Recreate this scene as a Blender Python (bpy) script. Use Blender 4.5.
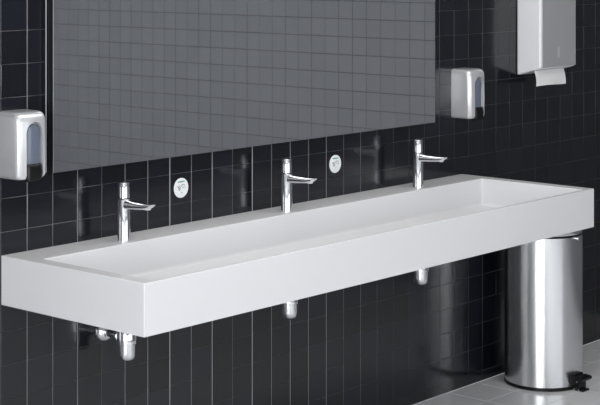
import bpy, bmesh, math, random
from mathutils import Vector, Matrix
for _o in list(bpy.data.objects):
    bpy.data.objects.remove(_o)
sc = bpy.context.scene
col = sc.collection
PI = math.pi

# ------------------------------------------------------------------ camera
YAW = 0.8512
cd = bpy.data.cameras.new('camera'); cam = bpy.data.objects.new('camera', cd); col.objects.link(cam)
cam.location = (0, -3.8257, 1.7735)
cam.rotation_euler = (PI/2, 0, -YAW)
cd.sensor_width = 36.0; cd.sensor_fit = 'HORIZONTAL'
cd.lens = 36.0*1606.8/600.0
cd.shift_x = 0.0
cd.shift_y = -(202.5+46.84)/600.0
cd.clip_start = 0.05; cd.clip_end = 100
sc.camera = cam

# ------------------------------------------------------------------ world, lights, exposure
sc.view_settings.view_transform = 'Standard'
sc.view_settings.look = 'None'
sc.view_settings.gamma = 1.0
sc.view_settings.use_curve_mapping = False
sc.view_settings.exposure = 0.0
w = bpy.data.worlds.new('world'); sc.world = w; w.use_nodes = True
bg = w.node_tree.nodes['Background']
bg.inputs[0].default_value = (0.85, 0.93, 1.0, 1); bg.inputs[1].default_value = 0.6

# room extents
XL, XR, YB, ZC = -1.6, 6.9, -5.8, 2.75
WL = (-4.9, -1.8, 0.06, 2.3)          # window in the left wall: y0,y1,z0,z1
WR = (-0.6, 5.6, 0.35, 2.35)            # window in the rear wall: x0,x1,z0,z1
def area(name, loc, rot, sx, sy, power, color=(1, 1, 1)):
    l = bpy.data.lights.new(name, 'AREA'); l.shape = 'RECTANGLE'; l.size = sx; l.size_y = sy
    l.energy = power; l.color = color
    o = bpy.data.objects.new(name, l); col.objects.link(o); o.location = loc; o.rotation_euler = rot
    return o
area('daylight_left', (XL-0.35, (WL[0]+WL[1])/2, (WL[2]+WL[3])/2), (0, -PI/2, 0), WL[3]-WL[2]+.3, WL[1]-WL[0]+.3, 246, (0.97, 0.985, 1.0))
area('daylight_rear', ((WR[0]+WR[1])/2, YB-0.35, (WR[2]+WR[3])/2), (PI/2, 0, 0), WR[1]-WR[0]+.3, WR[3]-WR[2]+.3, 74, (0.96, 0.98, 1.0))
area('added_ceiling_fill', (3.9, -1.15, ZC-.07), (0, 0, 0), 3.0, 1.2, 33, (1.0, 0.985, 0.97))  # overhead fill added to brighten the sink ledge and basin

# ------------------------------------------------------------------ materials
def mat(name, color=(.8, .8, .8), rough=.5, metal=0.0, spec=.5, ior=1.5, coat=0.0, trans=0.0, coat_rough=.03):
    m = bpy.data.materials.new(name); m.use_nodes = True
    b = m.node_tree.nodes['Principled BSDF']
    b.inputs['Base Color'].default_value = (*color, 1)
    b.inputs['Roughness'].default_value = rough
    b.inputs['Metallic'].default_value = metal
    b.inputs['Specular IOR Level'].default_value = spec
    b.inputs['IOR'].default_value = ior
    b.inputs['Coat Weight'].default_value = coat
    b.inputs['Coat Roughness'].default_value = coat_rough
    b.inputs['Transmission Weight'].default_value = trans
    return m
def noise_rough(m, lo, hi, scale=(1, 1, 1), nscale=20.0):
    nt = m.node_tree; b = nt.nodes['Principled BSDF']
    tc = nt.nodes.new('ShaderNodeTexCoord'); mp = nt.nodes.new('ShaderNodeMapping')
    mp.inputs['Scale'].default_value = scale
    n = nt.nodes.new('ShaderNodeTexNoise'); n.inputs['Scale'].default_value = nscale
    r = nt.nodes.new('ShaderNodeMapRange'); r.inputs['To Min'].default_value = lo; r.inputs['To Max'].default_value = hi
    nt.links.new(tc.outputs['Object'], mp.inputs[0]); nt.links.new(mp.outputs[0], n.inputs['Vector'])
    nt.links.new(n.outputs['Fac'], r.inputs['Value']); nt.links.new(r.outputs[0], b.inputs['Roughness'])
    return m
def tile_mat(name, c0, c1, rough, ior, lowcol=None):
    """glazed tile; every tile has its own slight shade (face attribute)"""
    m = mat(name, c0, rough, ior=ior)
    nt = m.node_tree; b = nt.nodes['Principled BSDF']
    at = nt.nodes.new('ShaderNodeAttribute'); at.attribute_name = 'shade'
    mx = nt.nodes.new('ShaderNodeMix'); mx.data_type = 'RGBA'
    mx.inputs['A'].default_value = (*c0, 1); mx.inputs['B'].default_value = (*c1, 1)
    nt.links.new(at.outputs['Fac'], mx.inputs['Factor']); nt.links.new(mx.outputs['Result'], b.inputs['Base Color'])
    return m
M_tile = tile_mat('black_glazed_tile', (.0045, .005, .0075), (.0085, .0095, .0145), .155, 1.55)
M_tile_end = tile_mat('grey_glazed_tile', (.130, .133, .142), (.142, .145, .154), .45, 1.4)
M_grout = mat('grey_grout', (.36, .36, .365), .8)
M_grout_d = mat('dark_grout', (.045, .045, .05), .8)
M_floor = tile_mat('light_grey_floor_tile', (.84, .84, .85), (.90, .90, .91), .16, 1.5)
M_floor_g = mat('pale_floor_grout', (.60, .60, .61), .8)
M_plaster = mat('pale_plaster', (.62, .62, .63), .9)
M_ceil = mat('ceiling_paint', (.6, .6, .6), .9)
M_wframe = mat('window_frame_paint', (.7, .7, .7), .4)
M_sink = noise_rough(mat('white_solid_surface', (.735, .735, .75), .2, spec=.5), .16, .22, nscale=6)
M_chrome = mat('chrome', (.82, .83, .85), .08, 1.0)
M_chrome_s = mat('brushed_chrome', (.72, .73, .75), .22, 1.0)
M_silver = mat('silver_plastic', (.70, .705, .72), .28, .55, coat=.3)
M_clearwin = mat('smoky_blue_window', (.12, .14, .185), .12, 0, coat=.5)
M_black = mat('black_plastic', (.006, .006, .007), .35, spec=.25)
M_black_m = mat('black_rubber', (.02, .02, .02), .6)
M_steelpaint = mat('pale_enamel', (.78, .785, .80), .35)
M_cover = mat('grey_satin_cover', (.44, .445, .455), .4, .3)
M_cover2 = mat('lighter_grey', (.54, .54, .55), .4, .2)
M_paper = mat('paper_towel', (.78, .78, .78), .9)
M_mirror = mat('mirror_silvering', (.86, .87, .89), .015, 1.0)
M_glassedge = mat('polished_glass_edge', (.55, .58, .6), .12, .3)
M_white = mat('white_sticker', (.82, .84, .85), .4)
M_green = mat('green_print', (.03, .30, .17), .5)
M_greyp = mat('grey_print', (.25, .27, .28), .5)
M_steel = noise_rough(mat('brushed_stainless_steel', (.74, .745, .76), .2, 1.0), .17, .25, (40, 40, 1.0), 6.0)

# ------------------------------------------------------------------ helpers
def link(name, bm, mats, parent=None, smooth=True, bevel=0.0, seg=2, angle=35):
    me = bpy.data.meshes.new(name)
    bmesh.ops.recalc_face_normals(bm, faces=bm.faces)
    bm.to_mesh(me); bm.free()
    o = bpy.data.objects.new(name, me); col.objects.link(o)
    if not isinstance(mats, (list, tuple)): mats = [mats]
    for m in mats: me.materials.append(m)
    if parent is not None: o.parent = parent
    if smooth:
        for p in me.polygons: p.use_smooth = True
        me.set_sharp_from_angle(angle=math.radians(angle))
    if bevel:
        b = o.modifiers.new('bevel', 'BEVEL'); b.width = bevel; b.segments = seg; b.limit_method = 'ANGLE'; b.angle_limit = math.radians(40)
        b.harden_normals = False
        for p in me.polygons: p.use_smooth = True
        wn = o.modifiers.new('wn', 'WEIGHTED_NORMAL'); wn.keep_sharp = True
        me.set_sharp_from_angle(angle=math.radians(180))
    return o
def tag(o, label, cat, group=None):
    o['label'] = label; o['category'] = cat
    if group: o['group'] = group
    return o
def thing(name, loc, label, cat, group=None):
    o = bpy.data.objects.new(name, None); col.objects.link(o); o.location = loc
    o.empty_display_size = .05
    return tag(o, label, cat, group)
def struct(o):
    o['kind'] = 'structure'; return o
def box(bm, x0, x1, y0, y1, z0, z1, mi=0):
    v = [bm.verts.new((x, y, z)) for z in (z0, z1) for x, y in ((x0, y0), (x1, y0), (x1, y1), (x0, y1))]
    for f in ((0, 3, 2, 1), (4, 5, 6, 7), (0, 1, 5, 4), (1, 2, 6, 5), (2, 3, 7, 6), (3, 0, 4, 7)):
        bm.faces.new([v[i] for i in f]).material_index = mi
def lathe(bm, prof, c=(0, 0, 0), n=48, axis='Z', cap=True):
    """prof: list of (r, h)"""
    rings = []
    for r, h in prof:
        ring = []
        for k in range(n):
            a = 2*PI*k/n
            p = (r*math.cos(a), r*math.sin(a), h)
            if axis == 'Y': p = (p[0], h, p[1])
            if axis == 'X': p = (h, p[0], p[1])
            ring.append(bm.verts.new((p[0]+c[0], p[1]+c[1], p[2]+c[2])))
        rings.append(ring)
    for a, b in zip(rings, rings[1:]):
        for k in range(n):
            bm.faces.new((a[k], a[(k+1) % n], b[(k+1) % n], b[k]))
    if cap:
        bm.faces.new(rings[0][::-1]); bm.faces.new(rings[-1])
    return rings
def loft(bm, rings, cap=True):
    vs = [[bm.verts.new(p) for p in r] for r in rings]; n = len(vs[0])
    for a, b in zip(vs, vs[1:]):
        for k in range(n): bm.faces.new((a[k], a[(k+1) % n], b[(k+1) % n], b[k]))
    if cap: bm.faces.new(vs[0][::-1]); bm.faces.new(vs[-1])
    return vs
def rrect(w_, h_, r, seg=5):
    """rounded rectangle outline centred at 0, in 2D"""
    pts = []
    for cx, cy, a0 in ((w_/2-r, h_/2-r, 0), (-w_/2+r, h_/2-r, 90), (-w_/2+r, -h_/2+r, 180), (w_/2-r, -h_/2+r, 270)):
        for k in range(seg+1):
            a = math.radians(a0+90*k/seg); pts.append((cx+r*math.cos(a), cy+r*math.sin(a)))
    return pts

# ------------------------------------------------------------------ the room
JOINT_GLINTS = {-1: .3, 0: .6, 1: .45, 2: .6, 3: .3, 4: .6, 5: .65, 6: 1.15, 7: .6, 8: 1.0, 9: .35, 10: 1.15, 11: .6, 12: .8, 13: .6, 14: .7, 15: .4, 16: .45, 17: .3}  # joint width per column; wide pale joints stand in for edge highlights
def tiled(name, P, U, V, N, u0, u1, v0, v1, pu, pv, pitch, mats, grout=.0024, hgrout=None, jit=0.0, joints=None, bev=.0009, depth=.0012, tilt=.00012, thick=.08, seed=1):
    """a tiled face: point = P + u*U + v*V; faces of the tiles lie at offset 0, grout behind; pu,pv = phase of joint lines"""
    rnd = random.Random(seed)
    P, U, V, N = map(Vector, (P, U, V, N))
    bm = bmesh.new(); lay = bm.faces.layers.float.new('shade')
    def cuts(a, b, ph):
        k = math.ceil((a-ph)/pitch - 1e-6); c = [a]
        while ph+k*pitch < b-1e-6:
            if ph+k*pitch > a+.006: c.append(ph+k*pitch)
            k += 1
        c.append(b); return c
    def pt(u, v, d): return bm.verts.new(P+U*u+V*v+N*d)
    cu, cv = cuts(u0, u1, pu), cuts(v0, v1, pv); g = grout/2; gh = (hgrout or grout)/2
    gs = [g*(1+jit*rnd.uniform(-1, 1)) for _ in cu]
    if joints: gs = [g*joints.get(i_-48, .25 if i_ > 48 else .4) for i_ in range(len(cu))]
    for i in range(len(cu)-1):
        for j in range(len(cv)-1):
            a, b, c, d = cu[i]+gs[i], cu[i+1]-gs[i+1], cv[j]+gh, cv[j+1]-gh
            if b-a < .006 or d-c < .006: continue
            tl = [(rnd.gauss(0, 1))*tilt for _ in range(2)]; s = rnd.random()
            def dd(x, y): return tl[0]*x+tl[1]*y
            inn = [pt(a+bev, c+bev, dd(-1, -1)), pt(b-bev, c+bev, dd(1, -1)), pt(b-bev, d-bev, dd(1, 1)), pt(a+bev, d-bev, dd(-1, 1))]
            out = [pt(a, c, -bev*.7), pt(b, c, -bev*.7), pt(b, d, -bev*.7), pt(a, d, -bev*.7)]
            low = [pt(a, c, -.004), pt(b, c, -.004), pt(b, d, -.004), pt(a, d, -.004)]
            fs = [bm.faces.new(inn)]
            for k in range(4):
                fs.append(bm.faces.new((out[k], out[(k+1) % 4], inn[(k+1) % 4], inn[k])))
                fs.append(bm.faces.new((low[k], low[(k+1) % 4], out[(k+1) % 4], out[k])))
            for f in fs: f[lay] = s
    # grout bed and the body of the wall
    q = [pt(u0, v0, -depth), pt(u1, v0, -depth), pt(u1, v1, -depth), pt(u0, v1, -depth)]
    r = [pt(u0, v0, -thick), pt(u1, v0, -thick), pt(u1, v1, -thick), pt(u0, v1, -thick)]
    for f in ([q] + [[q[k], r[k], r[(k+1) % 4], q[(k+1) % 4]] for k in range(4)] + [r[::-1]]):
        bm.faces.new(f).material_index = 1
    me = bpy.data.meshes.new(name); bm.to_mesh(me); bm.free()
    for m in mats: me.materials.append(m)
    o = bpy.data.objects.new(name, me); col.objects.link(o)
    return struct(o)
wall_back = tiled('wall_back', (0, 0, 0), (1, 0, 0), (0, 0, 1), (0, -1, 0), XL, XR, 0, ZC, .0133, .0408, .1, [M_tile, M_grout], grout=.0036, hgrout=.0004, joints=JOINT_GLINTS, seed=3)
wall_right = tiled('wall_right', (XR, 0, 0), (0, -1, 0), (0, 0, 1), (-1, 0, 0), 0.002, -YB, 0, ZC, .1, .008, .1, [M_tile_end, M_grout_d], grout=.0012, hgrout=.0028, jit=.8, seed=5)
floor = tiled('floor', (0, 0, 0), (1, 0, 0), (0, 1, 0), (0, 0, 1), XL, XR, YB, .0006, .07, .008, .2, [M_floor, M_floor_g], grout=.003, tilt=.00008, seed=7, thick=.1)
bm = bmesh.new(); box(bm, XL-.08, XR+.08, YB-.08, .08, ZC+.002, ZC+.1)
struct(link('ceiling', bm, M_ceil, smooth=False))
lamp = thing('added_fill_panel', (3.9, -1.15, ZC), 'long rectangular fill-light panel added on the ceiling out of view', 'ceiling lamp')  # unseen panel, added as a housing for the overhead fill
bm = bmesh.new()
for a_ in ((-1.55, 1.55, -.65, -.61), (-1.55, 1.55, .61, .65), (-1.55, -1.51, -.61, .61), (1.51, 1.55, -.61, .61)): box(bm, *a_, -.08, 0)
box(bm, -1.51, 1.51, -.61, .61, -.03, 0)
link('frame', bm, M_wframe, lamp, smooth=False)
# left wall with its window opening
bm = bmesh.new()
y0, y1, z0, z1 = WL
box(bm, XL-.14, XL, YB, y0, 0, ZC); box(bm, XL-.14, XL, y1, -.002, 0, ZC)
box(bm, XL-.14, XL, y0, y1, 0, z0); box(bm, XL-.14, XL, y0, y1, z1, ZC)
struct(link('wall_left', bm, M_plaster, smooth=False))
bm = bmesh.new()
x0, x1, z0, z1 = WR
box(bm, XL-.14, x0, YB-.14, YB, 0, ZC); box(bm, x1, XR+.08, YB-.14, YB, 0, ZC)
box(bm, x0, x1, YB-.14, YB, 0, z0); box(bm, x0, x1, YB-.14, YB, z1, ZC)
struct(link('wall_rear', bm, M_plaster, smooth=False))
def window_left():
    y0, y1, z0, z1 = WL; bm = bmesh.new(); t = .05; X0, X1 = XL-.09, XL-.03
    box(bm, X0, X1, y0, y0+t, z0, z1); box(bm, X0, X1, y1-t, y1, z0, z1)
    box(bm, X0, X1, y0+t, y1-t, z0, z0+t); box(bm, X0, X1, y0+t, y1-t, z1-t, z1)
    return struct(link('window_1', bm, M_wframe, smooth=False))
def window_rear():
    x0, x1, z0, z1 = WR; bm = bmesh.new(); t = .05; Y0, Y1 = YB-.09, YB-.03
    box(bm, x0, x0+t, Y0, Y1, z0, z1); box(bm, x1-t, x1, Y0, Y1, z0, z1)
    box(bm, x0+t, x1-t, Y0, Y1, z0, z0+t); box(bm, x0+t, x1-t, Y0, Y1, z1-t, z1)
    for k in (1, 2, 3):
        xm = x0+(x1-x0)*k/4; box(bm, xm-t/2, xm+t/2, Y0, Y1, z0+t, z1-t)
    return struct(link('window_2', bm, M_wframe, smooth=False))
window_left(); window_rear()

# ------------------------------------------------------------------ the trough sink
SX0, SX1, SY, SZ0, SZ1 = 3.014, 5.366, -.6196, .7251, .8728
def make_sink():
    bm = bmesh.new()
    bx0, bx1, by0, by1, bz = 3.060, 5.313, -.604, -.137, SZ1-.106
    o0 = [(SX0, SY), (SX1, SY), (SX1, 0), (SX0, 0)]
    def ring(x0, x1, y0, y1, z, r, n=6):
        cx, cy = (x0+x1)/2, (y0+y1)/2
        return [bm.verts.new((cx+p[0], cy+p[1], z)) for p in rrect(x1-x0, y1-y0, r, n)]
    # outer box: bottom + sides
    lo = [bm.verts.new((x, y, SZ0)) for x, y in o0]; hi = [bm.verts.new((x, y, SZ1)) for x, y in o0]
    bm.faces.new(lo[::-1])
    for k in range(4): bm.faces.new((lo[k], lo[(k+1) % 4], hi[(k+1) % 4], hi[k]))
    # basin rings from the rim downwards
    R = []
    R.append(ring(bx0, bx1, by0, by1, SZ1, .006))
    R.append(ring(bx0+.0008, bx1-.0008, by0+.0008, by1-.0008, SZ1-.002, .006))
    fil = .012
    for t in range(5):
        a = t/4*PI/2
        ins = .002+fil*(1-math.cos(a)); z = bz+fil*(1-math.sin(a))
        R.append(ring(bx0+ins, bx1-ins, by0+ins, by1-ins, z, .007))
    for a, b in zip(R, R[1:]):
        n = len(a)
        for k in range(n): bm.faces.new((a[k], b[k], b[(k+1) % n], a[(k+1) % n]))
    bm.faces.new(R[-1][::-1])
    # rim (top face with the opening)
    top = R[0]; n = len(top); q = n//4    # corners: ++ , -+ , --, +-
    corner = {0: hi[2], 1: hi[3], 2: hi[0], 3: hi[1]}
    for c in range(4):
        for k in range(c*q, c*q+q-1):
            bm.faces.new((top[k], top[k+1], corner[c]))
        bm.faces.new((top[c*q+q-1], top[(c*q+q) % n], corner[(c+1) % 4], corner[c]))
    o = link('trough_sink', bm, M_sink, smooth=True, angle=50)
    b = o.modifiers.new('bevel', 'BEVEL'); b.width = .003; b.segments = 3; b.limit_method = 'ANGLE'; b.angle_limit = math.radians(60)
    return o
sink = make_sink()
tag(sink, 'long white wall-mounted trough sink with a deep front apron under the mirror', 'sink')

# ------------------------------------------------------------------ taps
def make_tap():
    t = thing('basin_tap', (0, 0, 0), '', 'tap', 'taps along the back ledge of the sink')
    bm = bmesh.new()
    lathe(bm, [(.0205, 0), (.0205, .003), (.0203, .004), (.0194, .1305), (.0186, .1315)], n=56)
    link('tap_body', bm, M_chrome, t, angle=40)
    bm = bmesh.new()
    lathe(bm, [(.0150, .1305), (.0150, .1355)], n=48)
    link('collar_ring', bm, M_black, t)
    bm = bmesh.new()
    lathe(bm, [(.0170, .1345), (.0176, .1351), (.0168, .1820), (.0160, .1835)], n=56)
    link('push_button', bm, M_chrome, t, angle=40)
    # flat tapering spout reaching out over the basin (towards -y)
    secs = []
    for y, zt, h, w_ in ((-.004, .1205, .030, .0300), (-.022, .1200, .0270, .0285), (-.050, .1183, .0230, .0270), (-.080, .1172, .0195, .0260),
                         (-.096, .1168, .0178, .0255), (-.116, .1172, .0130, .0250), (-.127, .1180, .0060, .0240), (-.1305, .1182, .0025, .0225)):
        secs.append([(p[0], y, zt+.0085-h/2+p[1]) for p in rrect(w_, h, min(h, w_)*.32, 4)])
    bm = bmesh.new(); loft(bm, secs)
    sp = link('spout', bm, M_chrome, t, angle=50)
    bm = bmesh.new()
    rings = []
    for k, (r, h) in enumerate(((.0095, .010), (.0100, .003), (.0100, -.0035), (.0088, -.005))):
        rings.append([(r*math.cos(2*PI*j/28), -.109+r*math.sin(2*PI*j/28)-h*.35, .1125+h) for j in range(28)])
    loft(bm, rings)
    link('aerator', bm, M_chrome, sp, angle=50)
    return t
def copy_tree(o, parent=None):
    c = o.copy(); col.objects.link(c)
    if parent is not None: c.parent = parent
    for ch in list(o.children): copy_tree(ch, c)
    return c
TX = (3.418, 4.184, 4.944)
tap_labels = ('chrome push-button tap standing nearest the left end of the sink',
              'chrome push-button tap standing mid-sink between the two round wall stickers',
              'chrome push-button tap standing near the right end of the sink below the mirror corner')
tap0 = make_tap()
for i, x in enumerate(TX):
    t = tap0 if i == 0 else copy_tree(tap0)
    t.location = (x+.003, -.095, SZ1); t['label'] = tap_labels[i]

# ------------------------------------------------------------------ bottle traps under the sink
def make_trap():
    t = thing('bottle_trap', (0, 0, 0), '', 'drain trap', 'chrome bottle traps hanging under the sink')
    # z is relative to the underside of the sink
    bm = bmesh.new(); lathe(bm, [(.0165, -.235), (.0165, -.10), (.0165, 0.0)][1:], n=32); link('tail_pipe', bm, M_chrome, t)
    bm = bmesh.new(); lathe(bm, [(.0300, -.171), (.0315, -.1695), (.0315, -.130), (.0300, -.128), (.0260, -.112), (.0185, -.104), (.0185, -.092), (.0165, -.090)], n=48)
    link('trap_head', bm, M_chrome, t, angle=40)
    bm = bmesh.new(); lathe(bm, [(.004, -.2250), (.016, -.2235), (.0235, -.2185), (.0262, -.211), (.0272, -.200), (.0275, -.1715), (.0262, -.1705)], n=48)
    link('trap_cup', bm, M_chrome_s, t, angle=40)
    bm = bmesh.new(); lathe(bm, [(.0135, 0.006), (.0135, .1065)], c=(0, 0, -.151), n=32, axis='Y'); link('outlet_pipe', bm, M_chrome, t)
    bm = bmesh.new(); lathe(bm, [(.018, .030), (.0215, .031), (.0215, .046), (.018, .048), (.0145, .050)], c=(0, 0, -.151), n=36, axis='Y'); link('pipe_nut', bm, M_chrome, t, angle=40)
    bm = bmesh.new(); lathe(bm, [(.0145, .0835), (.020, .086), (.029, .095), (.0320, .1035), (.0325, .1068)], c=(0, 0, -.151), n=40, axis='Y'); link('wall_rosette', bm, M_chrome, t, angle=40)
    return t
trap_labels = ('chrome bottle trap under the left end of the sink with its wall pipe in view',
               'chrome bottle trap peeking out below the middle of the sink apron',
               'chrome bottle trap peeking out below the sink near the steel bin')
trap0 = make_trap()
for i, x in enumerate(TX):
    t = trap0 if i == 0 else copy_tree(trap0)
    t.location = (x+.003, -.107, SZ0); t['label'] = trap_labels[i]

# ------------------------------------------------------------------ mirror
mir = thing('wall_mirror', (4.1645, 0, 1.1035), 'large frameless mirror on the tiled wall above the sink, reflecting grey tiles', 'mirror')
bm = bmesh.new(); box(bm, -.9755+.0015, .9755-.0015, -.0290, -.002, .0015, .92-.0015); link('backing_board', bm, M_black, mir, smooth=False)
bm = bmesh.new(); box(bm, -.9755, .9755, -.0330, -.0290, 0, .92, 1)
bm.faces.ensure_lookup_table()
for f in bm.faces:
    if f.normal.y < -.5 or all(abs(v.co.y+.0330) < 1e-6 for v in f.verts): f.material_index = 0
link('mirror_glass', bm, [M_mirror, M_glassedge], mir, smooth=False)
bm = bmesh.new(); box(bm, -.9810, -.9770, -.0014, -.0002, -.001, .921); link('edge_trim', bm, M_glassedge, mir, smooth=False)
bm = bmesh.new(); box(bm, .9770, .9810, -.0014, -.0002, -.001, .921); link('edge_trim', bm, M_glassedge, mir, smooth=False)

# ------------------------------------------------------------------ round stickers
def make_sticker(i):
    t = thing('round_sticker', (0, 0, 0), '', 'sticker', 'round white instruction stickers between the taps')
    bm = bmesh.new(); lathe(bm, [(.0330, -.0003), (.0330, -.0022), (.0320, -.0026)], n=64, axis='Y')
    link('disc', bm, M_white, t, angle=30)
    y0, y1 = -.0032, -.0026
    bm = bmesh.new()      # short printed word along the top
    x = -.0165
    for k, wd in enumerate((.0045, .003, .005, .0035, .006, .004)):
        box(bm, x, x+wd, y0, y1, .0185+.0008*(k % 2), .0235-.0007*((k+1) % 3)); x += wd+.0009
    link('printed_word', bm, M_green, t, smooth=False)
    bm = bmesh.new()      # hand-under-sensor pictogram: palm, fingers, drops
    def bar(xa, za, xb, zb, th):
        d = Vector((xb-xa, 0, zb-za)); n = Vector((-d.z, 0, d.x)).normalized()*th/2
        pts = [Vector((xa, 0, za))+n, Vector((xa, 0, za))-n, Vector((xb, 0, zb))-n, Vector((xb, 0, zb))+n]
        a = [bm.verts.new((p.x, y0, p.z)) for p in pts]; b = [bm.verts.new((p.x, y1, p.z)) for p in pts]
        bm.faces.new(a); bm.faces.new(b[::-1])
        for k in range(4): bm.faces.new((a[k], b[k], b[(k+1) % 4], a[(k+1) % 4]))
    bar(-.018, .006, -.004, -.004, .0040); bar(-.012, .009, -.003, .002, .0022); bar(-.014, -.003, -.006, -.009, .0030)
    bar(.000, .010, .012, .010, .0022); bar(.001, .010, .001, .003, .0020); bar(.012, .010, .015, .006, .0020)
    bar(.006, .004, .006, -.001, .0012); bar(.010, .003, .010, -.003, .0012); bar(-.003, -.015, .006, -.015, .0015)
    bar(.016, .003, .019, -.002, .0014)
    link('hand_pictogram', bm, M_greyp, t, smooth=False)
    return t
st_labels = ('round white sticker on the tiles between the left and middle taps',
             'round white sticker on the tiles between the middle and right taps')
s0 = make_sticker(0)
for i, (x, z) in enumerate(((3.763, .992), (4.562, .993))):
    t = s0 if i == 0 else copy_tree(s0)
    t.location = (x, 0, z); t['label'] = st_labels[i]

# ------------------------------------------------------------------ soap dispensers
def make_soap():
    """origin: wall, bottom centre; width 0.112, depth 0.095, height 0.20"""
    t = thing('soap_dispenser', (0, 0, 0), '', 'soap dispenser', 'wall soap dispensers beside the mirror')
    W, D, H = .112, .095, .200
    # housing: vertical loft of rounded plan outlines with an arched notch cut through the front
    def plan(wd, dp, r, n=8):
        pts = [(-wd/2, 0)]
        for k in range(n+1):
            a = PI+k/n*PI/2; pts.append((-wd/2+r+r*math.cos(a), -dp+r+r*math.sin(a)))
        m = 8
        for k in range(1, m):       # gently bowed front
            s = k/m; pts.append((-wd/2+r+(wd-2*r)*s, -dp-.004*math.sin(PI*s)))
        for k in range(n+1):
            a = 1.5*PI+k/n*PI/2; pts.append((wd/2-r+r*math.cos(a), -dp+r+r*math.sin(a)))
        pts.append((wd/2, 0)); return pts
    rows = []
    for z, inset, dr in ((0, .012, .012), (.002, .006, .007), (.006, .002, .003), (.014, 0, 0), (.10, 0, 0), (.170, 0, .002), (.184, .0005, .004), (.191, .002, .008), (.196, .005, .013), (.1990, .010, .021), (.200, .016, .030)):
        rows.append([(p[0], p[1], z) for p in plan(W-2*inset, D-dr, .019)])
    bm = bmesh.new(); loft(bm, rows)
    ho = link('housing', bm, M_silver, t, angle=60)
    # cutter for the arch
    bm = bmesh.new()
    def arch(wd, top, zb, y, n=20, cx=.0055):
        r = wd/2; pts = [(cx-r, y, zb)]
        for k in range(n+1):
            a = PI-k/n*PI; pts.append((cx+r*math.cos(a), y, top-r*1.15+r*1.15*math.sin(a)))
        pts.append((cx+r, y, zb)); return pts
    loft(bm, [arch(.058, .167, -.03, -.079), arch(.064, .170, -.03, -.094), arch(.070, .174, -.03, -.13)])
    me = bpy.data.meshes.new('cut'); bmesh.ops.recalc_face_normals(bm, faces=bm.faces); bm.to_mesh(me); bm.free()
    cut = bpy.data.objects.new('cut', me); col.objects.link(cut)
    md = ho.modifiers.new('b', 'BOOLEAN'); md.operation = 'DIFFERENCE'; md.object = cut; md.solver = 'EXACT'
    dg = bpy.context.evaluated_depsgraph_get(); nm = bpy.data.meshes.new_from_object(ho.evaluated_get(dg))
    ho.modifiers.clear(); old = ho.data; ho.data = nm; bpy.data.objects.remove(cut)
    for p in nm.polygons: p.use_smooth = True
    nm.set_sharp_from_angle(angle=math.radians(38))
    # sight window inside the arch, bulging with a central ridge
    bm = bmesh.new()
    secs = [arch(.055, .164, .046, -.078), arch(.055, .164, .046, -.086), arch(.050, .161, .046, -.090), arch(.020, .147, .046, -.0935)]
    loft(bm, secs)
    link('sight_window', bm, M_clearwin, t, angle=25)
    bm = bmesh.new()
    secs = []
    for z, dp, wd in ((.0465, .092, .055), (.040, .098, .0555), (.020, .1005, .056), (-.001, .0985, .055), (-.006, .092, .050)):
        pts = [(-wd/2, -.070), (-wd/2, -dp+.006), (-wd/2+.006, -dp), (wd/2-.006, -dp), (wd/2, -dp+.006), (wd/2, -.070)]
        secs.append([(p[0]+.0055, p[1], z) for p in pts])
    loft(bm, secs)
    link('push_bar', bm, M_black, t, bevel=.0015)
    return t
soap_labels = ('silver soap dispenser with arched window on the wall left of the mirror',
               'silver soap dispenser with arched window on the wall right of the mirror')
d0 = make_soap()
for i, (x, z) in enumerate(((3.059, 1.103), (5.350, 1.106))):
    t = d0 if i == 0 else copy_tree(d0)
    t.location = (x, 0, z); t['label'] = soap_labels[i]

# ------------------------------------------------------------------ paper towel dispenser
pt_ = thing('paper_towel_dispenser', (5.9075, 0, 1.252), 'tall satin steel paper towel dispenser on the black tiles at the right', 'paper towel dispenser')
def towel():
    W, D = .279, .120
    prof = [(0, 0), (-D+.010, .030), (-D, .0345), (-D, .395), (-D+.012, .408), (-D+.03, .415), (0, .415)]   # (y, z)
    bm = bmesh.new()
    a = [bm.verts.new((-W/2, y, z)) for y, z in prof]; b = [bm.verts.new((W/2, y, z)) for y, z in prof]
    n = len(prof); bm.faces.new(a); bm.faces.new(b[::-1])
    for k in range(n): bm.faces.new((a[k], b[k], b[(k+1) % n], a[(k+1) % n]))
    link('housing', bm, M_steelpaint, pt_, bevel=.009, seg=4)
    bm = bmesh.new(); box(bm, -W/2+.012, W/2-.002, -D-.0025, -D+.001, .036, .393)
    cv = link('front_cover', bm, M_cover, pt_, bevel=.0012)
    bm = bmesh.new(); box(bm, -.009, .009, -D-.0030, -D-.002, .075, .120)  # small rectangle, slightly lighter than the cover
    link('pale_rectangle', bm, M_cover2, cv, bevel=.0003)
towel()
bm = bmesh.new()
G = []
for j in range(9):
    s = j/8; row = []
    for i in range(13):
        u = i/12
        x = -.115+.230*u+.003*math.sin(3*s)
        y = -.012*math.sin(s*1.6)+.0025*math.sin(u*7+s*2)*s
        row.append((x, y, -.0125-.0655*s+.002*math.sin(u*5)*s))
    G.append(row)
fr = [[bm.verts.new(p) for p in r] for r in G]; bk = [[bm.verts.new((p[0], p[1]+.0012, p[2])) for p in r] for r in G]
for j in range(8):
    for i in range(12):
        bm.faces.new((fr[j][i], fr[j+1][i], fr[j+1][i+1], fr[j][i+1])); bm.faces.new((bk[j][i], bk[j][i+1], bk[j+1][i+1], bk[j+1][i]))
for j in range(8):
    bm.faces.new((fr[j][0], bk[j][0], bk[j+1][0], fr[j+1][0])); bm.faces.new((fr[j][12], fr[j+1][12], bk[j+1][12], bk[j][12]))
for i in range(12):
    bm.faces.new((fr[8][i], bk[8][i], bk[8][i+1], fr[8][i+1])); bm.faces.new((fr[0][i], fr[0][i+1], bk[0][i+1], bk[0][i]))
pap = link('paper_towel', bm, M_paper)
pap.location = (5.880, -.092, 1.288)
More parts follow.
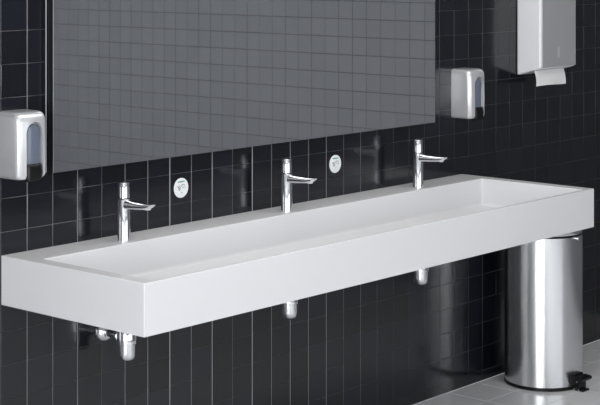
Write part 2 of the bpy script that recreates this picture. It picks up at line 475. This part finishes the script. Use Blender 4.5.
tag(pap, 'white paper towel hanging out of the bottom of the steel dispenser', 'paper towel')

# ------------------------------------------------------------------ pedal bin
bn = thing('pedal_bin', (5.668, -.199, 0), 'round brushed steel pedal bin on the floor under the right end of the sink', 'bin')
def make_bin():
    R = .160
    bm = bmesh.new(); lathe(bm, [(R-.004, .0), (R+.0015, .002), (R+.0015, .012), (R-.001, .014)], n=96); link('base_ring', bm, M_black, bn, angle=40)
    bm = bmesh.new(); lathe(bm, [(R-.003, .0135), (R, .015), (R, 0.6180), (R-.003, 0.6190)], n=128); link('body', bm, M_steel, bn, angle=40)
    bm = bmesh.new(); lathe(bm, [(R-.004, 0.6185), (R-.002, 0.6200), (R-.002, 0.6250), (R-.004, 0.6265)], n=96); link('rim_gasket', bm, M_black, bn, angle=40)
    bm = bmesh.new(); lathe(bm, [(R-.001, 0.6265), (R, 0.6280), (R, 0.6460), (R-.003, 0.6540), (R-.015, 0.6620), (R-.05, 0.6740), (.05, 0.6820), (.004, 0.6840)], n=128); link('lid', bm, M_steel, bn, angle=40)
    a = YAW                                       # pedal points to the right of the camera, just in front
    ang = math.atan2(-math.sin(a), math.cos(a))-.78
    rot = Matrix.Rotation(ang, 4, 'Z')
    bm = bmesh.new()                              # pedal: bracket and tread
    box(bm, R-.012, R+.016, -.030, .030, .010, .066)
    box(bm, R+.014, R+.036, -.022, .022, .007, .040)
    pd = [( R+.008, .056), (R+.026, .061), (R+.054, .059), (R+.058, .052), (R+.053, .044), (R+.034, .034), (R+.010, .026)]
    lo = [bm.verts.new((x, -.034, z)) for x, z in pd]; hi = [bm.verts.new((x, .034, z)) for x, z in pd]
    bm.faces.new(lo); bm.faces.new(hi[::-1])
    for k in range(len(pd)): bm.faces.new((lo[k], hi[k], hi[(k+1) % len(pd)], lo[(k+1) % len(pd)]))
    box(bm, R+.012, R+.052, -.022, .022, .000, .008)
    bm.transform(rot); p = link('pedal', bm, M_black, bn, bevel=.002)
    for (dy, dz, dx) in ((-.030, .040, .030), (-.0225, .008, .012), (-.0225, .006, .032)):
        bm = bmesh.new(); lathe(bm, [(.0025, -.003), (.0030, -.002), (.0030, .004)], c=(R+dx, dy-.002, dz), n=16, axis='Y'); bm.transform(rot); link('rivet', bm, M_chrome, p)
    bm = bmesh.new(); lathe(bm, [(.004, R-.004), (.004, R+.008), (.0065, R+.008), (.0065, R+.014), (.004, R+.016)], c=(0, 0, 0.6130), n=20, axis='X')
    bm.transform(rot); link('hinge_knob', bm, M_chrome, bn)
make_bin()
